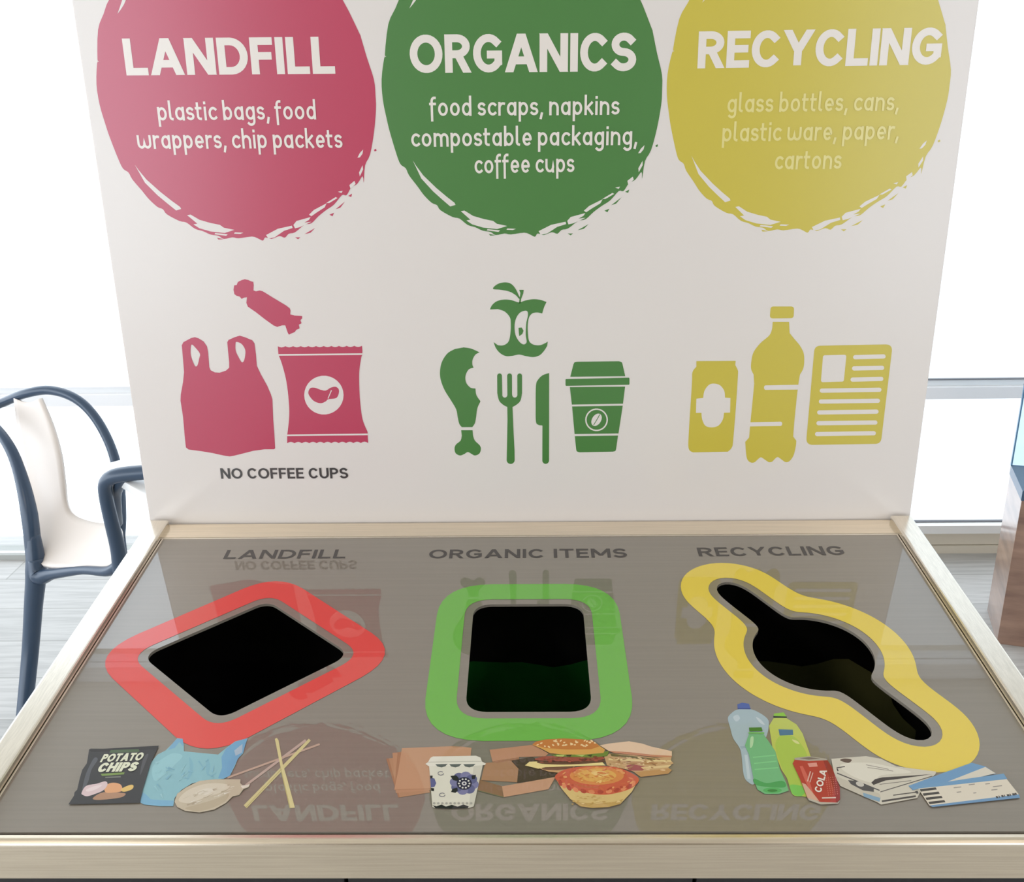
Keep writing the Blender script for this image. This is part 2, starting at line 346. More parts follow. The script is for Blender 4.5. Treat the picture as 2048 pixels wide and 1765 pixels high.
def board_text(name, txt, a, b, hpx, m, w, gap, caps, space=.42, lab=None):
    pr = Print(board_frame, .0006); p, q = bp(*a), bp(*b); h = bp(a[0], a[1] - hpx)[1] - p[1]
    text(pr, txt, p, q, h, m, w, gap, caps, space); o = pr.build(name, board)
    if lab: o['label'] = lab
board_text('heading_lettering', 'LANDFILL', (253.5, 151), (671, 147.5), 74, M_type, .205, .07, True)
board_text('heading_lettering', 'ORGANICS', (821, 146.5), (1271.5, 142.3), 77, M_type, .205, .06, True)
board_text('heading_lettering', 'RECYCLING', (1394.5, 137), (1881, 129), 74, M_type, .205, .05, True)
for txt, a, b, m in (('plastic bags, food', (315.6, 240.6), (633.7, 238), M_type), ('wrappers, chip packets', (275, 297), (686, 295.3), M_type),
                     ('food scraps, napkins', (859, 231.6), (1239, 228.6), M_type), ('compostable packaging,', (821.7, 293), (1274.3, 289), M_type), ('coffee cups', (948.3, 346.6), (1149, 343.6), M_type),
                     ('glass bottles, cans,', (1452.8, 224.4), (1796.5, 220.3), M_typey), ('plastic ware, paper,', (1442.5, 282.8), (1796.5, 278), M_typey), ('cartons', (1547.5, 338.4), (1682, 336.9), M_typey)):
    board_text('caption_lettering', txt, a, b, 25.5, m, .20, .085, False, .36)
board_text('notice_lettering', 'NO COFFEE CUPS', (442.7, 957.8), (696.8, 957), 21, M_black, .175, .10, True, .3)

def picto(name, m, crop, *items):
    """items: ('f', loops...) in the board ink, ('w', loop) in the board's white, ('s', ...) = smooth the loop"""
    pr = Print(board_frame); k = 0
    for it in items:
        kind, loops = it[0], it[1:]
        L = [crop(sm(l) if 's' in kind else l) for l in loops]
        pr.add(L, M_board if 'w' in kind else m, .0001 * ('w' in kind) + .0002 * ('2' in kind))
    return pr.build(name, board)
def scallop(x0, y0, x1, y1, n, d):
    o = []
    for i in range(n * 4 + 1):
        t = i / (n * 4); o.append((x0 + (x1 - x0) * t, y0 + (y1 - y0) * t + d * (abs(math.sin(math.pi * n * t)) - .5)))
    return o
def pill(x0, y0, x1, y1, w):
    a = math.degrees(math.atan2(y1 - y0, x1 - x0)); r = w / 2; x0, x1 = x0 + r, x1 - r
    return ell(x1, y1, r, r, a - 90, a + 90, 8) + ell(x0, y0, r, r, a + 90, a + 270, 8)
picto('candy_pictogram', M_pink, c4, ('f', [(510, 160), (515, 125), (535, 122), (545, 97), (575, 82), (600, 75), (630, 82), (650, 92), (668, 96), (672, 120), (670, 165), (690, 172), (720, 165), (745, 172), (830, 225), (930, 285), (960, 308), (967, 325), (965, 357), (1000, 367), (1060, 370), (1060, 390), (1046, 404), (1056, 428), (1034, 440), (1040, 470), (1015, 480), (1000, 500), (975, 510), (955, 520), (945, 505), (925, 445), (900, 445), (860, 458), (830, 445), (760, 395), (690, 340), (625, 295), (613, 265), (618, 220), (595, 223), (575, 233), (560, 215), (535, 208), (517, 195)]))
picto('carrier_bag_pictogram', M_pink, c4, ('f', [(95, 605), (108, 580), (170, 547), (200, 540), (230, 550), (270, 575), (297, 615), (306, 660), (315, 780), (325, 805), (360, 823), (400, 825), (450, 808), (475, 785), (475, 740), (465, 640), (460, 580), (470, 562), (520, 540), (560, 528), (600, 540), (660, 565), (678, 590), (690, 680), (697, 770), (730, 840), (780, 930), (810, 1000), (822, 1040), (828, 1200), (838, 1330), (844, 1432), (835, 1440), (760, 1440), (670, 1452), (600, 1470), (520, 1490), (480, 1497), (430, 1490), (340, 1470), (250, 1455), (150, 1442), (128, 1425), (118, 1330), (105, 1180), (85, 1050), (87, 1000), (105, 900), (113, 820), (105, 720)],
      sm([(178, 600), (205, 625), (240, 672), (235, 710), (222, 762), (205, 775), (185, 740), (167, 680), (168, 615)]), sm([(535, 578), (575, 595), (603, 640), (603, 690), (592, 732), (575, 740), (550, 700), (528, 650), (526, 595)])))
picto('chip_packet_pictogram', M_pink, c4, ('f', scallop(865, 618, 1540, 614, 11, 10) + [(1544, 650), (1542, 682)] + sm([(1535, 700), (1520, 800), (1518, 900), (1525, 1050), (1545, 1200), (1585, 1300)], False) + scallop(1590, 1384, 940, 1386, 11, -10) + sm([(940, 1330), (955, 1200), (955, 1080), (935, 900), (900, 760), (870, 680)], False)),
      ('w', bar(868, 682, 1546, 676, 13)), ('w', bar(936, 1328, 1588, 1320, 13)), ('w', ell(1235, 1005, 158, 156)),
      ('fs2', [(1110, 985), (1125, 950), (1160, 945), (1210, 962), (1250, 968), (1290, 945), (1330, 938), (1355, 960), (1352, 1000), (1330, 1030), (1270, 1038), (1250, 1055), (1210, 1070), (1160, 1055), (1125, 1020)]), ('w22', bar(1296, 966, 1268, 1032, 7)))
# (the nick between the two crisps sits over them)
picto('apple_core_pictogram', M_green, c5, ('fs', [(505, 152), (540, 115), (600, 100), (650, 112), (685, 150), (710, 200), (722, 228), (712, 230), (690, 205), (640, 175), (570, 160)]), ('f', [(715, 160), (752, 160), (748, 190), (731, 235), (727, 268), (713, 268), (720, 225), (725, 185)]),
      ('f', sm([(480, 318), (500, 280), (540, 250), (600, 238), (660, 245), (715, 262), (760, 247), (830, 235), (890, 242), (935, 258)], False) + sm([(935, 258), (915, 300), (900, 350)], False) + sm([(900, 350), (860, 342), (820, 350), (795, 380), (785, 430), (785, 500), (795, 570), (830, 600), (880, 605), (920, 590), (945, 575)], False) + sm([(940, 610), (915, 650), (880, 685), (830, 700), (770, 692), (715, 680), (660, 690), (610, 692), (565, 670), (530, 630), (510, 580)], False) + sm([(545, 605), (590, 605), (630, 575), (645, 510), (648, 430), (640, 380), (600, 335), (545, 315)], False),
       sm([(760, 328), (782, 335), (785, 370), (772, 430), (768, 520), (775, 580), (750, 598), (715, 575), (685, 520), (678, 450), (690, 390), (720, 345)])), ('f', [(710, 465), (735, 462), (750, 488), (740, 515), (716, 532), (712, 500)]))
picto('drumstick_pictogram', M_green, c5, ('f', sm([(270, 622), (330, 632), (398, 662)], False) + sm([(398, 662), (365, 680), (342, 720), (340, 760), (350, 785)], False) + sm([(350, 785), (310, 800), (285, 850), (290, 905), (325, 945), (365, 952)], False) + sm([(365, 952), (372, 1005), (405, 1055)], False) + sm([(405, 1055), (380, 1110), (370, 1180), (360, 1230), (340, 1262)], False) + sm([(255, 1262), (235, 1235), (222, 1180), (210, 1120), (170, 1050), (120, 970), (88, 890), (80, 820), (95, 740), (140, 670), (200, 635)], False)),
      ('f', [(250, 1287), (342, 1287)] + sm([(345, 1330), (360, 1370), (400, 1410), (408, 1440), (395, 1475), (360, 1490), (330, 1475), (303, 1462), (275, 1478), (240, 1490), (205, 1470), (197, 1430), (210, 1400), (245, 1370), (255, 1330)], False)))
picto('fork_pictogram', M_green, c5, ('f', ell(558, 850, 19, 19, 180, 360, 8) + [(580, 1000)] + ell(600, 1003, 21, 22, 180, 0, 8) + ell(638, 850, 19, 19, 180, 360, 8) + [(658, 1000)] + ell(680, 1003, 21, 22, 180, 0, 8) + ell(719, 850, 19, 19, 180, 360, 8) + sm([(738, 990), (725, 1050), (690, 1085), (662, 1100)], False) + [(668, 1250), (678, 1450)] + ell(647, 1527, 32, 31, 0, 180, 10) + [(618, 1400), (622, 1200)] + sm([(620, 1100), (590, 1085), (555, 1050), (540, 990)], False)))
picto('knife_pictogram', M_green, c5, ('f', [(956, 828)] + ell(928, 1530, 27, 27, 0, 180, 10) + [(902, 1250)] + sm([(895, 1248), (870, 1244), (850, 1218), (848, 1100), (850, 930), (868, 880), (905, 845), (956, 828)], False)))
picto('takeaway_cup_pictogram', M_green, c5, ('f', [(1125, 858)] + sm([(1150, 760), (1160, 742), (1185, 737)], False) + sm([(1515, 733), (1538, 742), (1545, 760)], False) + [(1566, 853)]), ('f', rc([(1087, 876), (1600, 865), (1600, 922), (1087, 931)], 8)), ('f', [(1122, 941), (1565, 937), (1548, 1074), (1138, 1081)]), ('f', [(1140, 1096), (1546, 1090), (1512, 1313), (1160, 1318)]), ('f', [(1162, 1335), (1508, 1330)] + sm([(1494, 1430), (1488, 1452), (1468, 1459)], False) + sm([(1200, 1464), (1178, 1456), (1172, 1435)], False)),
      ('w', ell(1336, 1203, 91, 91), ell(1336, 1203, 80, 80)), ('w', ell(1336, 1203, 36, 54, rot=32)), ('f2', bar(1362, 1160, 1338, 1203, 6)), ('f2', bar(1338, 1203, 1312, 1246, 6)))
picto('drink_can_pictogram', M_yellow, c6, ('f', [(190, 590), (540, 588)] + sm([(536, 625), (558, 670), (560, 710), (545, 950), (518, 1290), (505, 1360), (470, 1397)], False) + sm([(160, 1403), (122, 1370), (122, 1240), (150, 800), (155, 690), (190, 640)], False)),
      ('w', sm([(250, 918), (262, 855), (300, 803), (345, 790), (400, 805), (438, 855), (445, 915)], False) + [(493, 919), (490, 1048)] + sm([(436, 1050), (425, 1110), (385, 1165), (325, 1180), (270, 1165), (242, 1110), (235, 1050)], False) + [(186, 1051), (190, 925)]))
picto('plastic_bottle_pictogram', M_yellow, c6, ('f', rc([(843, 210), (852, 103), (1060, 103), (1056, 207)], 26)), ('f', [(870, 240), (1015, 240)] + sm([(1020, 340), (1060, 390), (1110, 450), (1145, 520), (1150, 600), (1140, 660), (1112, 710)], False) + [(1100, 780), (1085, 900), (1060, 1150), (1052, 1262)] + sm([(1080, 1300), (1075, 1350), (1055, 1430), (1020, 1480), (985, 1490), (950, 1468), (915, 1445), (890, 1460), (865, 1485), (835, 1490), (800, 1468), (765, 1447), (735, 1467), (710, 1490), (680, 1495), (650, 1475), (635, 1430), (625, 1310)], False) + [(660, 1270), (668, 1170), (690, 950), (705, 790)] + sm([(700, 710), (678, 660), (680, 590), (700, 510), (760, 430), (840, 360), (865, 300)], False)),
      ('w', ell(806, 826, 14, 20, 90, 270, 8) + [(1110, 800), (1106, 843)]), ('w', ell(940, 1148, 14, 19, -90, 90, 8) + [(655, 1172), (660, 1135)]))
picto('newspaper_pictogram', M_yellow, c6, ('f', rc([(1243, 454), (1938, 440), (1832, 1327), (1165, 1337)], 55)), ('w', rc([(1318, 538), (1526, 533), (1502, 772), (1298, 778)], 18)),
      *[('w', pill(a, b, c, d, 38)) for a, b, c, d in ((1585, 555, 1875, 548), (1575, 655, 1862, 650), (1562, 755, 1855, 748), (1288, 853, 1838, 845), (1280, 950, 1825, 943), (1265, 1047, 1812, 1040), (1258, 1143, 1802, 1137), (1246, 1240, 1788, 1232))])

# the sloping lid with its three openings
g = .011
holes = {}
gl, gr = lp(938, 1330), lp(1176, 1330); gt, gb = lp(1056, 1209), lp(1056, 1424.5)
holes['organic'] = lambda d, r: rc([(gl[0] - d, gt[1] - d), (gr[0] + d, gt[1] - d), (gr[0] + d, gb[1] + d), (gl[0] - d, gb[1] + d)], r)
dT, dR, dB, dL = lp(531, 1210), lp(688, 1306), lp(440, 1429), lp(297, 1312)
dcx, dcy = (dL[0] + dR[0]) / 2, (dT[1] + dB[1]) / 2
def diamond(d, r, r0=.022):
    q = 1.41421; hx = (dR[0] - dL[0]) / 2 + r0 * .42 + d * q; hy = (dB[1] - dT[1]) / 2 + r0 * .42 + d * q
    cx = (dT[0] + dB[0]) / 2
    return rc([(dcx, dcy - hy), (dcx + hx, dcy), (dcx, dcy + hy), (dcx - hx, dcy)], r)
holes['landfill'] = diamond
ya, yb = Vector(lp(1461, 1180)), Vector(lp(1828, 1458)); yc = Vector(lp(1623, 1306)); YR = (lp(1744.7, 1312)[0] - lp(1501.8, 1300)[0]) / 2
ax = (yb - ya).normalized(); YW = abs((Vector(lp(1582.4, 1241.6)) - ya).cross(ax))
yc = ya + ax * (yc - ya).dot(ax)
def slot(d, r, n=160):
    R, w = YR + d, YW + d; raw = []
    for i in range(n):
        t = 2 * math.pi * i / n; u = Vector((math.cos(t), math.sin(t))); best = R
        lo, hi = R * .5, .5                  # distance to the capsule's rim along u
        ins = lambda s: ((yc + u * s) - ya - ax * max(0, min((yb - ya).length, ((yc + u * s) - ya).dot(ax)))).length < w
        if ins(R * .98):
            lo = R * .98
            for _ in range(30):
                m_ = (lo + hi) / 2
                if ins(m_): lo = m_
                else: hi = m_
            best = max(best, lo)
        raw.append((t, best))
    # densify along the long arms
    pts = []
    for i in range(n):
        a, b = raw[i], raw[(i + 1) % n]; pa = yc + Vector((math.cos(a[0]), math.sin(a[0]))) * a[1]; pb = yc + Vector((math.cos(b[0]), math.sin(b[0]))) * b[1]
        k = max(1, int((pb - pa).length / .006))
        for j in range(k): pts.append(pa.lerp(pb, j / k))
    for _ in range(int(r * 1000)):
        pts = [(pts[i - 1] + pts[i] * 2 + pts[(i + 1) % len(pts)]) / 4 for i in range(len(pts))]
    return [tuple(p) for p in pts]
holes['recycling'] = slot
XL, XR = -.5645, .5645; VB, VF = .0475, .6262
outer = rc([(XL, VB), (XR, VB), (XR, VF), (XL, VF)], .004, 3)
inner = [holes['landfill'](0, .022), holes['organic'](0, .026), holes['recycling'](0, .006)]
def plate(name, outer, inner, h0, h1, m, parent):
    bm = bmesh.new(); loops = [outer] + inner; flat = [p for l in loops for p in l]
    top = [bm.verts.new(lid_frame(p[0], p[1], h1)) for p in flat]; bot = [bm.verts.new(lid_frame(p[0], p[1], h0)) for p in flat]
    for t in tessellate_polygon([[Vector((p[0], p[1], 0)) for p in l] for l in loops]):
        bm.faces.new([top[i] for i in t]); bm.faces.new([bot[i] for i in t][::-1])
    k = 0
    for l in loops:
        for i in range(len(l)):
            a, b = k + i, k + (i + 1) % len(l); bm.faces.new((top[a], top[b], bot[b], bot[a]))
        k += len(l)
    bmesh.ops.recalc_face_normals(bm, faces=bm.faces[:])
    return mesh(name, bm, m, parent)
lid = plate('lid_panel', outer, inner, -.004, 0, M_lid, st)
lid['label'] = 'grey lid with three cut-out openings and printed pictures'
for name, key, r1, r2, col, lab in (('opening_border', 'landfill', .030, .062, (226, 78, 72), 'red diamond border'), ('opening_border', 'organic', .036, .072, (112, 184, 78), 'green rounded square border'), ('opening_border', 'recycling', .010, .010, (232, 208, 84), 'yellow border round the slot with a wide middle')):
    pr = Print(lid_frame, .0003); pr.add([holes[key](.049, r2), holes[key](.0115, r1)], ink(col), 0); o = pr.build(name, lid); o['label'] = lab
def lid_text(txt, a, b, hpx):
    pr = Print(lid_frame, .0003); p, q = lp(*a), lp(*b); h = p[1] - lp(a[0], a[1] - hpx)[1]
    text(pr, txt, p, q, h, ink((54, 50, 48)), .165, .12, True, .36); pr.build('opening_lettering', lid)
lid_text('LANDFILL', (446, 1118.5), (690, 1117.3), 17.5)
lid_text('ORGANIC ITEMS', (857, 1117.7), (1255, 1115.6), 17.5)
lid_text('RECYCLING', (1398.4, 1113.6), (1692, 1110.4), 17.5)

# printed pictures along the lid's front
LAYER = {}
def pic(name, crop, items, lab=None):
    k = LAYER[id(crop)] = LAYER.get(id(crop), 0) + 1         # pictures overlap: later ones lie on top
    pr = Print(lid_frame, .0003 + .00022 * (k - 1))
    for it in items:
        col, pts = it[0], it[1]; loops = [sm(pts)] if len(it) > 2 and it[2] == 's' else [pts]
        pr.add([crop(l) for l in loops], ink(col))
    o = pr.build(name, lid)
    if lab: o['label'] = lab
    return o
def pic_text(name, txt, crop, a, b, hp, col, w, gap, shear=0.0):
    pr = Print(lid_frame, .0005 + .00022 * LAYER[id(crop)]); p, q = crop([a])[0], crop([b])[0]; h = (Vector(crop([(a[0], a[1])])[0]) - Vector(crop([hp])[0])).length
    text(pr, txt, p, q, h, ink(col), w, gap, True, .3, shear); return pr.build(name, lid)
pic('wooden_stick_picture', d1, [((190, 168, 158), bar(1865, 120, 1410, 462, 20, 18)), ((192, 166, 150), bar(1970, 150, 1270, 405, 15, 14)), ((210, 200, 148), bar(1895, 116, 1405, 625, 22, 32)), ((216, 206, 152), [(1630, 110), (1645, 102), (1658, 120), (1690, 300), (1725, 420), (1782, 632), (1742, 636), (1700, 430), (1672, 320)]), ((188, 178, 122), bar(1672, 325, 1745, 634, 6, 8)), ((186, 176, 120), bar(1680, 340, 1412, 628, 6))])
pic('blue_bag_picture', d1, [((138, 188, 200), [(610, 595), (612, 500), (640, 420), (690, 290), (740, 230), (800, 200), (850, 150), (890, 105), (930, 110), (940, 160), (940, 205), (1040, 215), (1200, 230), (1260, 180), (1330, 130), (1425, 105), (1400, 170), (1390, 220), (1350, 260), (1330, 310), (1290, 390), (1240, 415), (1100, 425), (1000, 450), (920, 500), (870, 560), (860, 622), (760, 622), (640, 610)]),
     ((112, 166, 204), [(1200, 410), (1230, 330), (1225, 250), (1260, 185), (1330, 132), (1420, 107), (1390, 215), (1350, 262), (1325, 312), (1288, 390), (1240, 414)]), ((120, 172, 206), [(820, 195), (850, 150), (892, 106), (932, 112), (938, 170), (905, 135), (870, 180)]), ((122, 176, 208), [(610, 595), (615, 510), (650, 530), (690, 570), (760, 575), (862, 580), (858, 621), (760, 621), (640, 610)]),
     ((168, 188, 206), [(1322, 200), (1385, 148), (1382, 215), (1332, 240)]), ((150, 200, 210), [(700, 330), (780, 260), (860, 220), (930, 240), (880, 300), (800, 380), (720, 430)], 's'), ((128, 180, 198), [(980, 250), (1010, 300), (1000, 380), (960, 430), (985, 340)], 's'), ((128, 180, 198), [(1120, 260), (1140, 320), (1120, 390), (1105, 330)], 's')])
wrinkle = []
for i in range(34):
    x = random.uniform(920, 1300); y = 640 - (x - 920) * .32 + random.uniform(-80, 6); l = random.uniform(20, 60)
    wrinkle.append((random.choice([(218, 210, 196), (178, 164, 142), (206, 196, 176), (226, 220, 208)]), bar(x, y, x + l, y - l * random.uniform(.1, .5), random.uniform(4, 12), 2)))
fold = []
for i in range(30):
    x = random.uniform(680, 1160); y = random.uniform(260, 560)
    if y < 560 - (x - 680) * .3: fold.append((random.choice([(148, 198, 208), (126, 178, 198), (156, 202, 212), (132, 184, 204)]), bar(x, y, x + random.uniform(10, 50), y + random.uniform(-60, 60), random.uniform(6, 20), 3)))
pic('bag_crease_print', d1, fold)
pic('cling_film_picture', d1, [((196, 184, 162), [(870, 590), (890, 530), (960, 480), (1060, 432), (1180, 420), (1370, 420), (1368, 450), (1392, 470), (1442, 455), (1432, 480), (1392, 495), (1360, 540), (1310, 550), (1260, 600), (1170, 650), (1060, 672), (950, 660), (890, 630)]),
     ((212, 202, 184), [(900, 580), (960, 510), (1080, 460), (1200, 450), (1290, 470), (1220, 520), (1100, 560), (980, 600)], 's'), ((184, 170, 146), [(950, 640), (1050, 610), (1180, 570), (1280, 530), (1250, 590), (1150, 640), (1040, 662)], 's'), ((220, 212, 198), [(1040, 520), (1110, 490), (1170, 500), (1100, 540)], 's'), ((222, 214, 202), [(1370, 470), (1440, 458), (1428, 478), (1385, 490)])] + wrinkle)
pic('chip_packet_picture', d1, [((48, 50, 54), [(65, 612), (108, 545), (112, 520), (132, 500), (150, 420), (170, 350), (205, 300), (212, 260), (222, 195), (235, 188), (390, 190), (610, 182), (752, 165), (720, 230), (690, 300), (660, 400), (630, 500), (606, 600), (350, 606)]),
     ((72, 98, 66), [(385, 190), (612, 183), (600, 214), (376, 222)]), ((84, 88, 96), [(262, 258), (288, 272), (240, 350), (215, 440), (170, 510), (192, 400), (225, 320)], 's'), ((78, 80, 86), [(640, 250), (672, 230), (645, 310), (610, 390), (618, 320)], 's'), ((34, 34, 38), [(222, 195), (750, 166), (735, 195), (240, 215)]), ((72, 98, 66), [(385, 200), (600, 192), (598, 212), (378, 220)]),
     ((122, 150, 76), [(310, 380), (492, 368), (486, 384), (320, 396)]), ((120, 124, 116), bar(345, 408, 462, 402, 9)),
     ((176, 136, 108), [(250, 566), (330, 520), (480, 525), (496, 540), (450, 562), (300, 578)], 's'), ((224, 166, 120), [(340, 490), (370, 455), (420, 448), (465, 465), (470, 510), (410, 522), (350, 522)], 's'), ((226, 192, 112), [(470, 492), (530, 465), (558, 468), (550, 495), (500, 515), (470, 512)], 's'), ((218, 196, 200), [(165, 525), (200, 472), (280, 455), (345, 437), (362, 462), (330, 505), (270, 532), (210, 550), (178, 542)], 's'), ((232, 216, 218), [(200, 500), (260, 475), (320, 465), (280, 495), (215, 515)], 's')])
pic_text('packet_lettering', 'POTATO', d1, (303, 294), (618, 280), (318, 234), (226, 230, 206), .24, .04, .10)
pic_text('packet_lettering', 'CHIPS', d1, (276, 370), (570, 362), (292, 300), (226, 230, 206), .26, .05, .10)
pic('paper_napkin_picture', d2, [((180, 138, 106), [(42, 200), (150, 188), (345, 430), (125, 466)]), ((166, 122, 92), [(42, 200), (60, 198), (135, 464), (125, 466)]), ((186, 142, 110), [(85, 160), (250, 150), (345, 415), (108, 435)]), ((168, 124, 94), [(120, 158), (150, 152), (110, 420), (98, 408)]), ((194, 150, 118), [(150, 128), (490, 115), (560, 118), (625, 126), (618, 190), (345, 200), (345, 408), (98, 412), (125, 280)]), ((180, 138, 106), [(490, 115), (560, 118), (560, 123), (500, 124)]), ((178, 134, 102), bar(100, 412, 345, 405, 6))])
cupi = [((222, 220, 206), [(335, 248), (702, 245), (668, 400), (640, 528), (600, 540), (380, 540), (358, 532)]), ((208, 206, 192), [(640, 250), (702, 246), (640, 528), (605, 540)]), ((228, 226, 214), [(310, 238), (328, 226), (345, 196), (362, 187), (655, 182), (686, 194), (696, 222), (724, 236), (716, 246), (640, 252), (330, 252)]), ((196, 194, 182), bar(330, 226, 696, 220, 5))]
for x in (420, 515, 610): cupi.append(((96, 102, 100), [(x - 42, 240), (x + 42, 238), (x + 25, 255), (x, 262), (x - 28, 256)]))
for k in range(8):
    a = math.radians(k * 45 + 10); cupi.append(((96, 98, 140) if k % 2 else (124, 124, 164), ell(575 + 62 * math.cos(a), 370 + 48 * math.sin(a), 38, 32, n=16)))
cupi += [((30, 28, 34), [(480, 320), (520, 316), (538, 335), (535, 355), (500, 350)]), ((30, 28, 34), [(485, 430), (495, 408), (528, 400), (532, 420), (515, 436)]), ((34, 30, 40), [(625, 318), (655, 312), (650, 340), (628, 342)]), ((96, 98, 146), [(342, 330), (372, 338), (384, 370), (372, 395), (348, 400)]), ((30, 28, 34), [(341, 318), (360, 318), (358, 336), (343, 338)]), ((30, 28, 34), [(348, 402), (370, 405), (368, 425), (350, 422)]), ((36, 32, 62), ell(575, 372, 52, 44, n=24))]
for k in range(10):
    a = math.radians(k * 36); cupi.append(((222, 220, 214), ell(575 + 36 * math.cos(a), 372 + 30 * math.sin(a), 7, 6, n=8)))
cupi += [((214, 212, 214), ell(575, 372, 17, 14, n=16)), ((50, 46, 80), ell(575, 372, 8, 7, n=10)), ((26, 26, 30), [(358, 520), (385, 528), (420, 516), (450, 530), (490, 518), (530, 530), (570, 516), (606, 528), (600, 540), (480, 544), (380, 541)])]
for x, y in ((415, 303), (425, 450)):
    for i in range(7): cupi.append(((120, 118, 130), bar(*(x + 20 * math.cos(i * .8), y + 13 * math.sin(i * .8)), *(x + 20 * math.cos(i * .8 + .8), y + 13 * math.sin(i * .8 + .8)), 5)))
for x in range(370, 640, 28): cupi.append(((170, 168, 160), ell(x, 508, 9, 8, n=8)))
pic('burger_box_picture', d2, [((170, 130, 98), [(720, 230), (895, 215), (945, 270), (936, 362), (690, 348), (705, 280)]), ((76, 62, 48), [(895, 212), (1040, 188), (1210, 300), (1190, 335), (936, 366), (946, 268)]), ((188, 140, 110), [(748, 140), (1045, 106), (1150, 165), (1130, 185), (950, 190), (948, 205), (795, 230), (768, 222)]), ((160, 116, 88), [(768, 222), (795, 214), (950, 192), (948, 205), (795, 230)]), ((138, 106, 78), [(678, 345), (832, 388), (842, 464), (668, 416)]), ((110, 118, 86), bar(668, 418, 842, 464, 5)), ((196, 152, 122), [(832, 390), (1200, 325), (1150, 410), (845, 464)])])
pic('takeaway_cup_picture', d2, cupi)
sand = [((224, 194, 164), [(1500, 112), (1560, 100), (1700, 84), (1790, 100), (1850, 120), (1992, 152), (1992, 190), (1850, 182), (1650, 158), (1560, 150)]), ((192, 132, 100), [(1560, 150), (1700, 158), (1860, 176), (1992, 184), (1990, 196), (1860, 190), (1600, 165)]), ((198, 162, 118), [(1530, 190), (1570, 168), (1700, 176), (1870, 196), (1990, 192), (1985, 215), (2004, 235), (1962, 255), (1982, 280), (1780, 308), (1690, 278), (1550, 250)]), ((108, 98, 58), [(1570, 168), (1700, 182), (1885, 204), (1870, 214), (1700, 198), (1580, 186)]), ((226, 206, 150), [(1560, 200), (1740, 208), (1985, 214), (1990, 224), (1800, 222), (1560, 212)]), ((176, 132, 88), [(1560, 225), (1700, 228), (1900, 232), (1880, 244), (1700, 242)]), ((160, 82, 80), [(1680, 252), (1720, 240), (1830, 262), (1790, 285), (1700, 285)]), ((222, 196, 146), [(1780, 262), (1990, 245), (1970, 262), (1800, 276)]), ((190, 146, 96), [(1735, 296), (1970, 270), (1992, 280), (1968, 306), (1780, 328)])]
for i in range(60):
    x = random.uniform(1570, 1960); y = 185 + (x - 1570) * .05 + random.uniform(0, 80); sand.append((random.choice([(222, 190, 148), (176, 132, 92), (210, 172, 128), (150, 110, 78), (232, 208, 164)]), ell(x, y, random.uniform(6, 20), random.uniform(2, 5), n=8, rot=random.uniform(-10, 25))))
pic('sandwich_picture', d2, sand)
bur = [((200, 158, 110), [(1085, 270), (1330, 255), (1300, 285), (1215, 300), (1150, 292)]), ((118, 82, 62), [(1088, 262), (1330, 252), (1310, 272), (1210, 284), (1120, 280)]), ((234, 216, 150), [(990, 250), (1020, 225), (1100, 222), (1250, 238), (1510, 218), (1537, 250), (1300, 256), (1130, 262), (1080, 273)]), ((104, 70, 52), [(1085, 222), (1300, 228), (1500, 212), (1522, 228), (1300, 244), (1110, 240)], 's'), ((156, 78, 62), [(1058, 205), (1150, 186), (1300, 194), (1500, 188), (1512, 212), (1300, 224), (1100, 218)], 's'), ((112, 134, 56), [(1165, 176), (1300, 172), (1530, 158), (1564, 150), (1552, 186), (1450, 197), (1300, 192), (1200, 190)]), ((60, 60, 34), [(1270, 178), (1310, 176), (1300, 190), (1275, 188)]), ((60, 60, 34), [(1410, 180), (1450, 176), (1440, 192)]), ((178, 196, 110), [(1200, 178), (1260, 178), (1250, 190), (1210, 188)]), ((178, 196, 110), [(1330, 178), (1400, 178), (1380, 190)]),
       ((216, 164, 88), [(1040, 108), (1060, 90), (1130, 73), (1250, 66), (1380, 72), (1460, 86), (1500, 118), (1537, 142), (1525, 165), (1400, 176), (1250, 176), (1160, 167), (1100, 135)]), ((196, 124, 62), [(1040, 106), (1065, 88), (1130, 73), (1250, 66), (1380, 72), (1460, 86), (1500, 120), (1440, 140), (1280, 142), (1130, 132)])]
for i in range(34):
    x, y = random.uniform(1075, 1480), random.uniform(78, 126)
    if (x - 1270) ** 2 / 225 ** 2 + (y - 100) ** 2 / 32 ** 2 < 1: bur.append(((238, 208, 158), ell(x, y, random.uniform(7, 12), random.uniform(4, 6), n=8, rot=random.uniform(-40, 40))))
for i in range(40):
    x = random.uniform(1080, 1500); y = 196 + random.uniform(0, 40) - ((x - 1290) / 240) ** 2 * 10; bur.append((random.choice([(176, 94, 76), (128, 62, 50), (92, 62, 46), (134, 92, 70)]), ell(x, y, random.uniform(6, 16), random.uniform(2, 4), n=8)))
pic('burger_picture', d2, bur)
pie = [((216, 188, 124), [(1198, 340), (1765, 345), (1720, 430), (1640, 515), (1560, 536), (1450, 542), (1370, 532), (1300, 482), (1240, 410)]), ((196, 162, 96), [(1300, 482), (1370, 505), (1480, 512), (1600, 500), (1660, 480), (1640, 515), (1560, 536), (1450, 542), (1370, 532)])]
pie.append(((202, 96, 68), [(1195, 338), (1220, 300), (1300, 270), (1450, 255), (1600, 262), (1700, 295), (1766, 342), (1740, 390), (1680, 422), (1560, 450), (1450, 446), (1330, 416), (1250, 388)], 's'))
for i in range(12):
    a = math.radians(20 + i * 13); x, y = 1482 + 262 * math.cos(a), 345 + 88 * math.sin(a); pie.append((((224, 138, 96), (176, 72, 56))[i % 2], ell(x, y, 22, 14, n=12, rot=i * 12 - 60)))
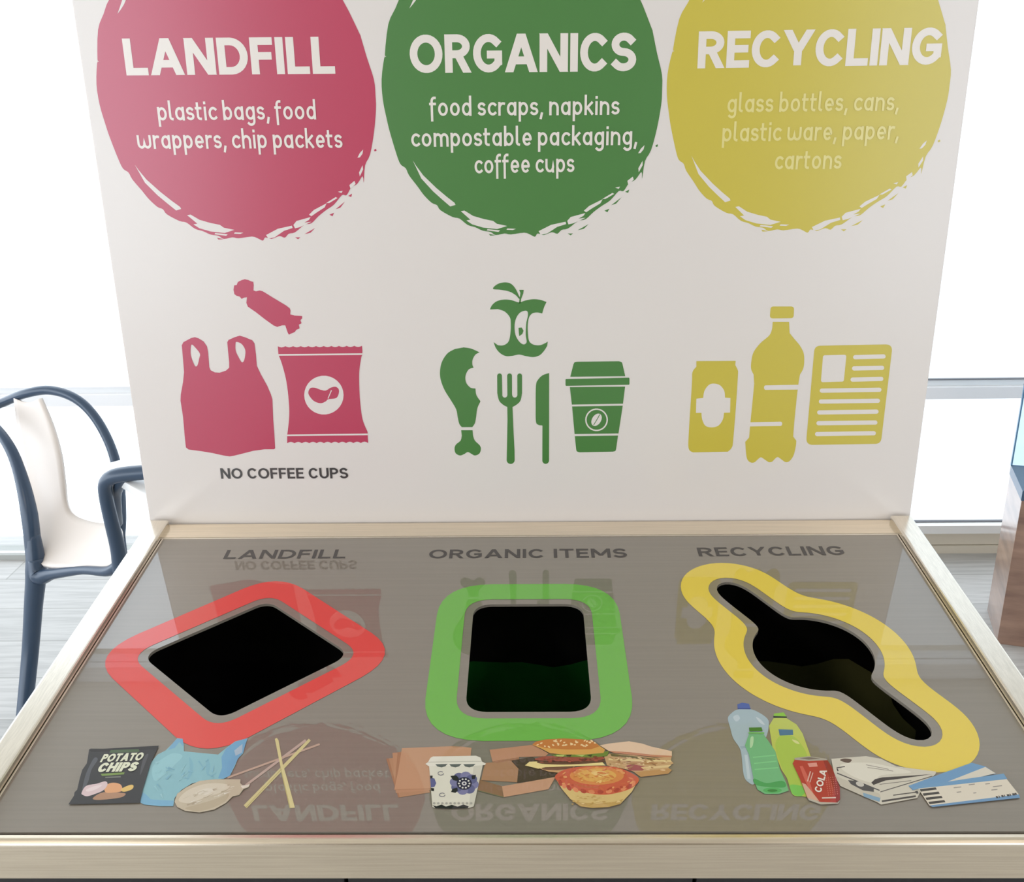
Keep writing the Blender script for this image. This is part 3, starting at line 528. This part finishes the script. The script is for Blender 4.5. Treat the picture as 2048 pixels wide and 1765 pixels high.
pie += [((216, 140, 78), ell(1480, 322, 185, 62, n=28)), ((224, 172, 92), [(1340, 320), (1400, 285), (1500, 272), (1590, 295), (1610, 330), (1540, 362), (1430, 360)], 's'), ((236, 200, 128), [(1440, 300), (1510, 290), (1560, 310), (1500, 330)], 's'), ((192, 118, 60), bar(1480, 310, 1520, 326, 5)), ((192, 104, 66), [(1320, 370), (1400, 392), (1500, 398), (1480, 405), (1390, 402)], 's')]
for i in range(46):
    a = random.uniform(0, 6.283); k = random.uniform(.68, .95); x, y = 1482 + 270 * k * math.cos(a), 345 + 88 * k * math.sin(a)
    if k > .74: pie.append((random.choice([(218, 132, 88), (186, 78, 56), (226, 156, 100), (206, 104, 70)]), ell(x, y, random.uniform(8, 22), random.uniform(4, 9), n=9, rot=random.uniform(-50, 50))))
for i in range(26):
    a = random.uniform(0, 6.283); k = random.uniform(.1, .95); x, y = 1475 + 170 * k * math.cos(a), 322 + 54 * k * math.sin(a)
    pie.append((random.choice([(228, 178, 100), (206, 128, 68), (236, 196, 122), (214, 148, 82)]), ell(x, y, random.uniform(8, 26), random.uniform(3, 7), n=9, rot=random.uniform(-30, 30))))
for i in range(30): pie.append((random.choice([(204, 170, 102), (228, 202, 142), (198, 160, 92)]), ell(random.uniform(1310, 1640), random.uniform(462, 522), random.uniform(5, 14), random.uniform(2, 5), n=8)))
pic('meat_pie_picture', d2, pie)
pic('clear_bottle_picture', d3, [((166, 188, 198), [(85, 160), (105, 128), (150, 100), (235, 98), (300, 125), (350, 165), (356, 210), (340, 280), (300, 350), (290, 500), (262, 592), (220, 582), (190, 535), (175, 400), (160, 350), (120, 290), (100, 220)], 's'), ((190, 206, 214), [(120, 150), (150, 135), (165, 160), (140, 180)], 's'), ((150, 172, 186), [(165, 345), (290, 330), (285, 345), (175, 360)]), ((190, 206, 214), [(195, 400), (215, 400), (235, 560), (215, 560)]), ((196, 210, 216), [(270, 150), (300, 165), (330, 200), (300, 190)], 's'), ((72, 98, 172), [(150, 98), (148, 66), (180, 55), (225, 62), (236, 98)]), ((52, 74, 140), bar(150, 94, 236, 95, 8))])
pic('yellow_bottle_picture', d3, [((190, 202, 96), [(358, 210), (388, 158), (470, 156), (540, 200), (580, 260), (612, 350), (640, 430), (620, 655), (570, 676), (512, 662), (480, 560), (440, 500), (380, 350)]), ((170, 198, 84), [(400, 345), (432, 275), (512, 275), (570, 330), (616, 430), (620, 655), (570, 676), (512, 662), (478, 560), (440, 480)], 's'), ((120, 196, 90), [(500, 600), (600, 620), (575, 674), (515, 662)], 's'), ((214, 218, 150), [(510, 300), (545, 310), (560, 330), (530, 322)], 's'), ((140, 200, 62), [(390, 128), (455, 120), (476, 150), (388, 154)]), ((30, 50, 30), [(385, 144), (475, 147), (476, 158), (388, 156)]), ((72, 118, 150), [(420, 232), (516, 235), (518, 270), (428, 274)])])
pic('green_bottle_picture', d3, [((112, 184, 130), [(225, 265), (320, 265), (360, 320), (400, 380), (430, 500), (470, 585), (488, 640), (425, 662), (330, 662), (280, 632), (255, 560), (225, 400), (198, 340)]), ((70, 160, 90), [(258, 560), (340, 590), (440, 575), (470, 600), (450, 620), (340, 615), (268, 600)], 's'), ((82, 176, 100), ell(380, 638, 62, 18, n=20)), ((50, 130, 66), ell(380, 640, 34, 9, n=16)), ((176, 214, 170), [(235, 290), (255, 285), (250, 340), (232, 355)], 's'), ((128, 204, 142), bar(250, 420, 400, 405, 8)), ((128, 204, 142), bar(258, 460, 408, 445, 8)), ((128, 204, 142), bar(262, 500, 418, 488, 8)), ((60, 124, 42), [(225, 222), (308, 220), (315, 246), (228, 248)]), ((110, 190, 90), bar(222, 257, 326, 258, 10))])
news = [((208, 203, 188), [(770, 430), (1000, 412), (1100, 430), (1200, 480), (1465, 515), (1460, 532), (1385, 600), (1340, 690), (1100, 734), (1078, 720), (930, 655), (830, 610), (790, 540)]), ((196, 190, 174), [(800, 545), (1090, 662), (1100, 690), (1078, 720), (930, 655), (830, 605)]), ((222, 218, 204), [(830, 470), (1000, 455), (1150, 480), (1300, 520), (1100, 540), (1050, 590), (900, 540)], 's'), ((92, 72, 58), [(828, 438), (860, 428), (905, 436), (888, 456), (855, 452)], 's'), ((58, 50, 46), [(1035, 588), (1060, 565), (1110, 553), (1200, 548), (1442, 532), (1300, 552), (1200, 566), (1130, 574), (1075, 594), (1050, 604)]), ((70, 66, 66), bar(808, 525, 1090, 640, 7)), ((74, 72, 72), [(880, 572), (920, 575), (1052, 622), (1052, 650), (980, 640), (900, 598)]), ((200, 196, 186), ell(960, 598, 28, 16, n=14, rot=18)), ((90, 86, 82), bar(1095, 650, 1440, 545, 6)), ((70, 64, 60), bar(1105, 712, 1330, 678, 12)), ((84, 78, 74), bar(1180, 672, 1330, 652, 7)), ((130, 164, 190), [(980, 655), (1095, 690), (1090, 716), (985, 682)]), ((60, 56, 54), bar(805, 490, 860, 482, 6)), ((60, 56, 54), bar(808, 495, 815, 512, 8)), ((150, 144, 134), bar(1000, 470, 1150, 500, 4)), ((150, 144, 134), bar(1010, 488, 1180, 512, 4)), ((120, 114, 106), bar(1090, 600, 1300, 575, 4))]
pic('folded_newspaper_picture', d3, news)
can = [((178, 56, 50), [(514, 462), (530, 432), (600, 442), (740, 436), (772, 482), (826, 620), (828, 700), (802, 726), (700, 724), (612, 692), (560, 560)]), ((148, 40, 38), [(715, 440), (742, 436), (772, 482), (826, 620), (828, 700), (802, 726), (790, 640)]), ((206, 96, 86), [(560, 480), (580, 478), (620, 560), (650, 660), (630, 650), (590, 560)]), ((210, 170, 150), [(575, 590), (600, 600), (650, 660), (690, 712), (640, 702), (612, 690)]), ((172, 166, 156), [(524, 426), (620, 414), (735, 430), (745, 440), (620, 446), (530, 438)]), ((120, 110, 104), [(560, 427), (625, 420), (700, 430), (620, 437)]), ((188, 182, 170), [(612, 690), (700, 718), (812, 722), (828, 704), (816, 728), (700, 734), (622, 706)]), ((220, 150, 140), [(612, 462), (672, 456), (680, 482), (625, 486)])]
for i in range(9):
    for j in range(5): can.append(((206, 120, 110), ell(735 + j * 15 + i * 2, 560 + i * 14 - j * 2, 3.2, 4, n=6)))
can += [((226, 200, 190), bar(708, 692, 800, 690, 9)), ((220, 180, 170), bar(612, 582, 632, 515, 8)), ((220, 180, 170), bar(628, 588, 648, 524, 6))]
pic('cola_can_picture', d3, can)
pic_text('can_lettering', 'COLA', d3, (702, 660), (742, 512), (655, 652), (232, 222, 214), .2, .06)
tk = [((108, 154, 196), [(1280, 612), (1500, 530), (1700, 458), (1792, 484), (1860, 530), (1400, 625), (1310, 637)]), ((216, 211, 197), [(1555, 578), (1790, 486), (1858, 528), (1600, 590), (1500, 600)]), ((110, 156, 196), [(1300, 640), (1330, 615), (1700, 560), (1912, 530), (1935, 566), (1352, 630), (1310, 640)]), ((222, 214, 198), [(1345, 630), (1932, 567), (2012, 668), (1990, 676), (1420, 742)]), ((108, 150, 190), [(1420, 742), (2012, 668), (2020, 690), (1990, 694), (1440, 752)]), ((60, 58, 56), [(1325, 648), (1340, 643), (1348, 660), (1336, 664)])]
for i in range(4):
    x, y = 1355 + i * 19, 634 + i * 28; tk.append(((62, 58, 54), [(x, y), (x + 106, y - 12), (x + 114, y + 2), (x + 8, y + 16)]))
for i, w in enumerate((12, 6, 14, 5, 16, 8, 18, 10)): tk.append(((60, 56, 54), [(1858 + i * 18, 680 - i * 3), (1858 + i * 18 + w, 679 - i * 3), (1864 + i * 18 + w, 692 - i * 3), (1864 + i * 18, 694 - i * 3)]))
for x, y, l in ((1580, 625, 50), (1680, 605, 40), (1790, 600, 30), (1840, 618, 60), (1600, 655, 30), (1710, 660, 20), (1830, 640, 40)): tk.append(((150, 146, 138), bar(x, y, x + l, y - l * .12, 6)))
pic('travel_ticket_picture', d3, tk)

# steel frame round the lid
def prism(name, prof, y_of, m, parent): pass
def lidbox(bm, x0, x1, v0, v1, h0, h1, bev=0.0):
    r = bmesh.ops.create_cube(bm, size=1); vs = r['verts']
    for v in vs: v.co = lid_frame(x0 + (v.co.x + .5) * (x1 - x0), v1 - (v.co.y + .5) * (v1 - v0), h0 + (v.co.z + .5) * (h1 - h0))
    if bev: bmesh.ops.bevel(bm, geom=list({e for v in vs for e in v.link_edges}), offset=bev, segments=3, affect='EDGES', profile=.6)
for sx in (-1, 1):
    bm = bmesh.new(); a, b = sorted((sx * .5662, sx * .5985)); lidbox(bm, a, b, .006, .634, -.05, .0105, .0035); mesh('side_rail', bm, M_steel2, st)
bm = bmesh.new(); lidbox(bm, -.5675, .5675, .004, .0445, -.02, .001, .0012); mesh('back_ledge', bm, M_steel, st)
bm = bmesh.new(); lidbox(bm, -.5665, .5665, .0462, .0484, -.006, .0012, .0006); mesh('lid_hem', bm, mat('steel_edge_highlight', (240, 232, 220), .3, 1.0), st)  # hem strips in lighter steel: the lid edge's highlight put into the colour
for sx in (-1, 1):
    bm = bmesh.new(); a, b = sorted((sx * .5632, sx * .5655)); lidbox(bm, a, b, .0484, .627, -.006, .0008, .0006); mesh('lid_hem', bm, mat('steel_edge_highlight', (240, 232, 220), .3, 1.0), st)
# front apron: rounded top edge, vertical face
bm = bmesh.new(); y0 = lid_frame(0, .6285, 0); prof = []
for a in range(90, -1, -15): prof.append((y0.y - .004 - .006 * math.cos(math.radians(a)), y0.z - .0075 + .006 * math.sin(math.radians(a))))
prof = [(y0.y + .0, y0.z - .0015), ] + prof + [(y0.y - .010, y0.z - .0480), (y0.y - .006, y0.z - .0495), (y0.y + .012, y0.z - .0495), (y0.y + .012, y0.z - .02), (y0.y, y0.z - .02)]
L_ = [bm.verts.new((-.6, p[0], p[1])) for p in prof]; R_ = [bm.verts.new((.6, p[0], p[1])) for p in prof]
for i in range(len(prof)): j = (i + 1) % len(prof); bm.faces.new((L_[i], L_[j], R_[j], R_[i]))
bm.faces.new(L_); bm.faces.new(R_[::-1]); bmesh.ops.recalc_face_normals(bm, faces=bm.faces[:])
mesh('front_apron', bm, M_steel, st)
# cabinet below
bm = bmesh.new(); zt = .80
box(bm, (-.59, -.56, .08), (-.57, .02, zt)); box(bm, (.57, -.56, .08), (.59, .02, zt)); box(bm, (-.57, 0, .08), (.57, .02, zt)); box(bm, (-.57, -.56, .08), (.57, 0, .1))
box(bm, (-.202, -.555, .1), (-.198, 0, zt)); box(bm, (.178, -.555, .1), (.182, 0, zt)); box(bm, (-.57, -.56, .775), (.57, -.545, zt))
mesh('cabinet_body', bm, M_dark, st)
boxobj('plinth', (-.56, -.53, 0), (.56, .0, .08), M_hole, st)
for x0, x1 in ((-.588, -.202), (-.198, .178), (.182, .588)):
    d = boxobj('cabinet_door', (x0, -.58, .085), (x1, -.5605, .795), M_dark, st, .002)
    boxobj('door_handle', ((x0 + x1) / 2 - .06, -.592, .72), ((x0 + x1) / 2 + .06, -.58, .732), M_steel, d)
# the bins inside, under the openings
def bucket(cx, w, label, mliner, top):
    t = thing('waste_bin', label, 'bin', 'bins inside the station')
    t.location = (cx, -.30, .1); h = top - .1
    bm = bmesh.new(); a, b = w / 2, .23
    for lo, hi in (((-a, -b, 0), (a, b, .01)), ((-a, -b, .01), (-a + .006, b, h)), ((a - .006, -b, .01), (a, b, h)), ((-a + .006, -b, .01), (a - .006, -b + .006, h)), ((-a + .006, b - .006, .01), (a - .006, b, h))): box(bm, lo, hi)
    mesh('bin_body', bm, M_hole, t)
    bm = bmesh.new(); n = 48; rows = []                   # a bag hanging inside, slightly creased
    for k in range(9):
        z = .03 + (h * .82 - .03) * k / 8; f = .66 + .30 * (k / 8) ** .5; ring = []
        for i in range(n):
            u = 2 * math.pi * i / n; r = 1 + .035 * math.sin(7 * u + k) + .02 * math.sin(13 * u - k * .7)
            x = max(-1, min(1, 1.25 * math.cos(u))); y = max(-1, min(1, 1.25 * math.sin(u)))
            ring.append(bm.verts.new((x * a * f * r * .98, y * b * f * r * .98, z + .002 * math.sin(3 * u))))
        rows.append(ring)
    for k in range(8):
        for i in range(n): bm.faces.new((rows[k][i], rows[k][(i + 1) % n], rows[k + 1][(i + 1) % n], rows[k + 1][i]))
    bm.faces.new(rows[0][::-1]); mesh('bin_bag', bm, mliner, t, True)
bucket(-.386, .33, 'black bin inside the station under the red-bordered diamond opening', mat('black_bag', (16, 18, 22), .4), .872)
bucket(-.010, .34, 'dark bin with green bag under the green-bordered square opening', mat('green_bag', (34, 120, 50), .35), .872)
bucket(.376, .34, 'dark bin with olive bag under the yellow-bordered slot opening', mat('olive_bag', (110, 112, 70), .4), .872)

# ------------------------------------------------------------------ armchair behind the station, on the left
def tube(name, pts, rad, m, parent, n=6, flat=1.0):
    P = [Vector(p) for p in sm([tuple(p) for p in pts], False, n)]
    if not isinstance(rad, (list, tuple)): rad = [rad] * len(pts)
    bm = bmesh.new(); rings = []; ref = Vector((0, 0, 1)) ; prev = None
    for i, p in enumerate(P):
        t = (P[min(i + 1, len(P) - 1)] - P[max(i - 1, 0)]).normalized()
        a = (prev - t * prev.dot(t)).normalized() if prev else (t.cross(Vector((.3, 1, .1)))).normalized()
        prev = a; b = t.cross(a); f = i / (len(P) - 1) * (len(rad) - 1); k = int(min(f, len(rad) - 2)); r = rad[k] + (rad[k + 1] - rad[k]) * (f - k)
        rings.append([bm.verts.new(p + a * r * math.cos(q) + b * r * flat * math.sin(q)) for q in [2 * math.pi * j / 12 for j in range(12)]])
    for i in range(len(rings) - 1):
        for j in range(12): bm.faces.new((rings[i][j], rings[i][(j + 1) % 12], rings[i + 1][(j + 1) % 12], rings[i + 1][j]))
    bm.faces.new(rings[0][::-1]); bm.faces.new(rings[-1]); bmesh.ops.recalc_face_normals(bm, faces=bm.faces[:])
    return mesh(name, bm, m, parent, True)
ch = thing('armchair', 'slim dark blue-framed armchair with pale bent plywood seat by the window', 'armchair')
M_ch = mat('dark_blue_plastic', (56, 74, 96), .3); M_ply = mat('pale_plywood', (236, 226, 218), .45, var=.0, bump=.05, scale=30, stretch=(1, 12, 1))
def yp(px, py, Y): return tuple(on_y(px, py, Y))
foot = on_z(47, 1442, 0.0)
tube('rear_leg', [tuple(foot), yp(60, 1310, .87), yp(67, 1210, .89), yp(72, 1140, .9), yp(66, 1070, .92)], [.020, .022, .024, .027, .018], M_ch, ch)
tube('back_hoop', [yp(71, 1150, .9), yp(59, 1030, .935), yp(36, 935, .99), yp(10, 880, 1.03), yp(-30, 835, 1.1), yp(-50, 822, 1.18), yp(-30, 820, 1.23), yp(5, 806, 1.23), yp(50, 788, 1.2), yp(100, 781, 1.18), yp(150, 797, 1.15), yp(190, 835, 1.12), yp(222, 895, 1.08), yp(238, 960, 1.04), yp(242, 1030, 1.0), yp(240, 1075, .98)], [.021, .0215, .016, .014, .013, .013, .013, .013, .013, .013, .013, .013, .013, .014, .014, .014], M_ch, ch)
ff = on_y(262, 1180, .74)
tube('front_leg', [(ff.x, .76, 0), (ff.x - .005, .75, .2), yp(245, 1165, .73), yp(236, 1100, .72), yp(222, 1040, .70), yp(212, 995, .69), yp(211, 968, .68), yp(224, 955, .675), yp(250, 949, .67), yp(300, 944, .66), yp(340, 940, .655)], [.018, .018, .018, .018, .017, .016, .016, .017, .018, .017, .015], M_ch, ch)
tube('arm_strut', [yp(246, 952, .672), yp(233, 985, .72), yp(232, 1020, .77), yp(234, 1046, .82)], [.016, .012, .014, .014], M_ch, ch)
tube('side_rail', [yp(72, 1120, .9), yp(80, 1152, .885), yp(106, 1148, .862), yp(165, 1141, .80), yp(215, 1143, .75), yp(240, 1130, .73)], [.02, .024, .015, .011, .013, .016], M_ch, ch, flat=1.1)
tube('far_leg', [yp(240, 1075, .98), (on_y(240, 1120, 1.0).x, 1.0, .2), (on_y(240, 1120, 1.0).x - .01, 1.02, 0)], [.014, .016, .016], M_ch, ch)
rows = [((30, 797, 1.2), (82, 797, 1.14)), ((36, 850, 1.165), (105, 850, 1.10)), ((44, 910, 1.12), (122, 910, 1.06)), ((54, 970, 1.07), (130, 968, 1.035)), ((66, 1040, 1.0), (136, 1010, 1.02)), ((74, 1080, .955), (152, 1032, 1.0)), ((80, 1108, .92), (190, 1046, .965)), ((86, 1132, .885), (236, 1052, .92)), ((150, 1137, .815), (244, 1075, .83)), ((215, 1139, .755), (246, 1105, .765))]
bm = bmesh.new(); G = []
A = sm([yp(*r[0]) for r in rows], False, 4); B = sm([yp(*r[1]) for r in rows], False, 4)
for a, b in zip(A, B):
    a, b = Vector(a), Vector(b); line = []
    for k in range(9):
        t = k / 8; p = a.lerp(b, t); p.z -= .012 * math.sin(math.pi * t); line.append(bm.verts.new(p))
    G.append(line)
for i in range(len(G) - 1):
    for k in range(8): bm.faces.new((G[i][k], G[i][k + 1], G[i + 1][k + 1], G[i + 1][k]))
bmesh.ops.recalc_face_normals(bm, faces=bm.faces[:])
sh = mesh('seat_shell', bm, M_ply, ch, True); sh['label'] = 'pale bent plywood shell'
so = sh.modifiers.new('thickness', 'SOLIDIFY'); so.thickness = .010; so.offset = 0
# white table behind the sign board
tb = thing('white_table', 'white square table top mostly hidden behind the sign board beside the armchair', 'table')
tb.location = (-.64, .77, 0); tb.rotation_euler = (0, 0, math.radians(45))
M_tab = mat('white_table_top', (240, 240, 240), .35)
boxobj('table_top', (-.275, -.275, .718), (.275, .275, .74), M_tab, tb, .004)
bm = bmesh.new(); bmesh.ops.create_cone(bm, segments=24, radius1=.03, radius2=.03, depth=.7, cap_ends=True, matrix=Matrix.Translation((0, 0, .368))); mesh('pedestal', bm, M_steel, tb, True)
bm = bmesh.new(); bmesh.ops.create_cone(bm, segments=32, radius1=.2, radius2=.19, depth=.014, cap_ends=True, matrix=Matrix.Translation((0, 0, .0075))); mesh('table_base', bm, M_steel, tb)

# ------------------------------------------------------------------ low timber cabinet with a glass screen on the right
cb = thing('timber_cabinet', 'low brown timber cabinet with blue-grey top and glass screen by right window', 'cabinet')
fl, bl = Vector((1.387, 1.162, 0)), Vector((1.445, 1.362, 0)); yaw = math.atan2(-(bl.x - fl.x), bl.y - fl.y)
cb.location = fl; cb.rotation_euler = (0, 0, yaw); dep = (bl - fl).length
M_wood = mat('brown_timber', (164, 130, 110), .35, coat=1.0, coat_rough=.12, var=.3, col2=(122, 92, 78), scale=3.5, stretch=(1.2, 1.2, 6))
boxobj('cabinet_body', (0, 0, 0), (1.1, dep, .462), M_wood, cb, .002)
boxobj('cabinet_top', (-.002, -.002, .462), (1.1, dep, .492), mat('blue_grey_top', (70, 92, 116), .25), cb, .001)
boxobj('glass_screen', (.0, dep - .012, .492), (1.1, dep - .002, 1.15), glass_mat('screen_glass', (.82, .9, .95, 1), .05), cb)
boxobj('glass_edge', (-.004, dep - .013, .492), (.0, dep - .001, 1.15), mat('blue_glass_edge', (86, 128, 160), .2), cb)
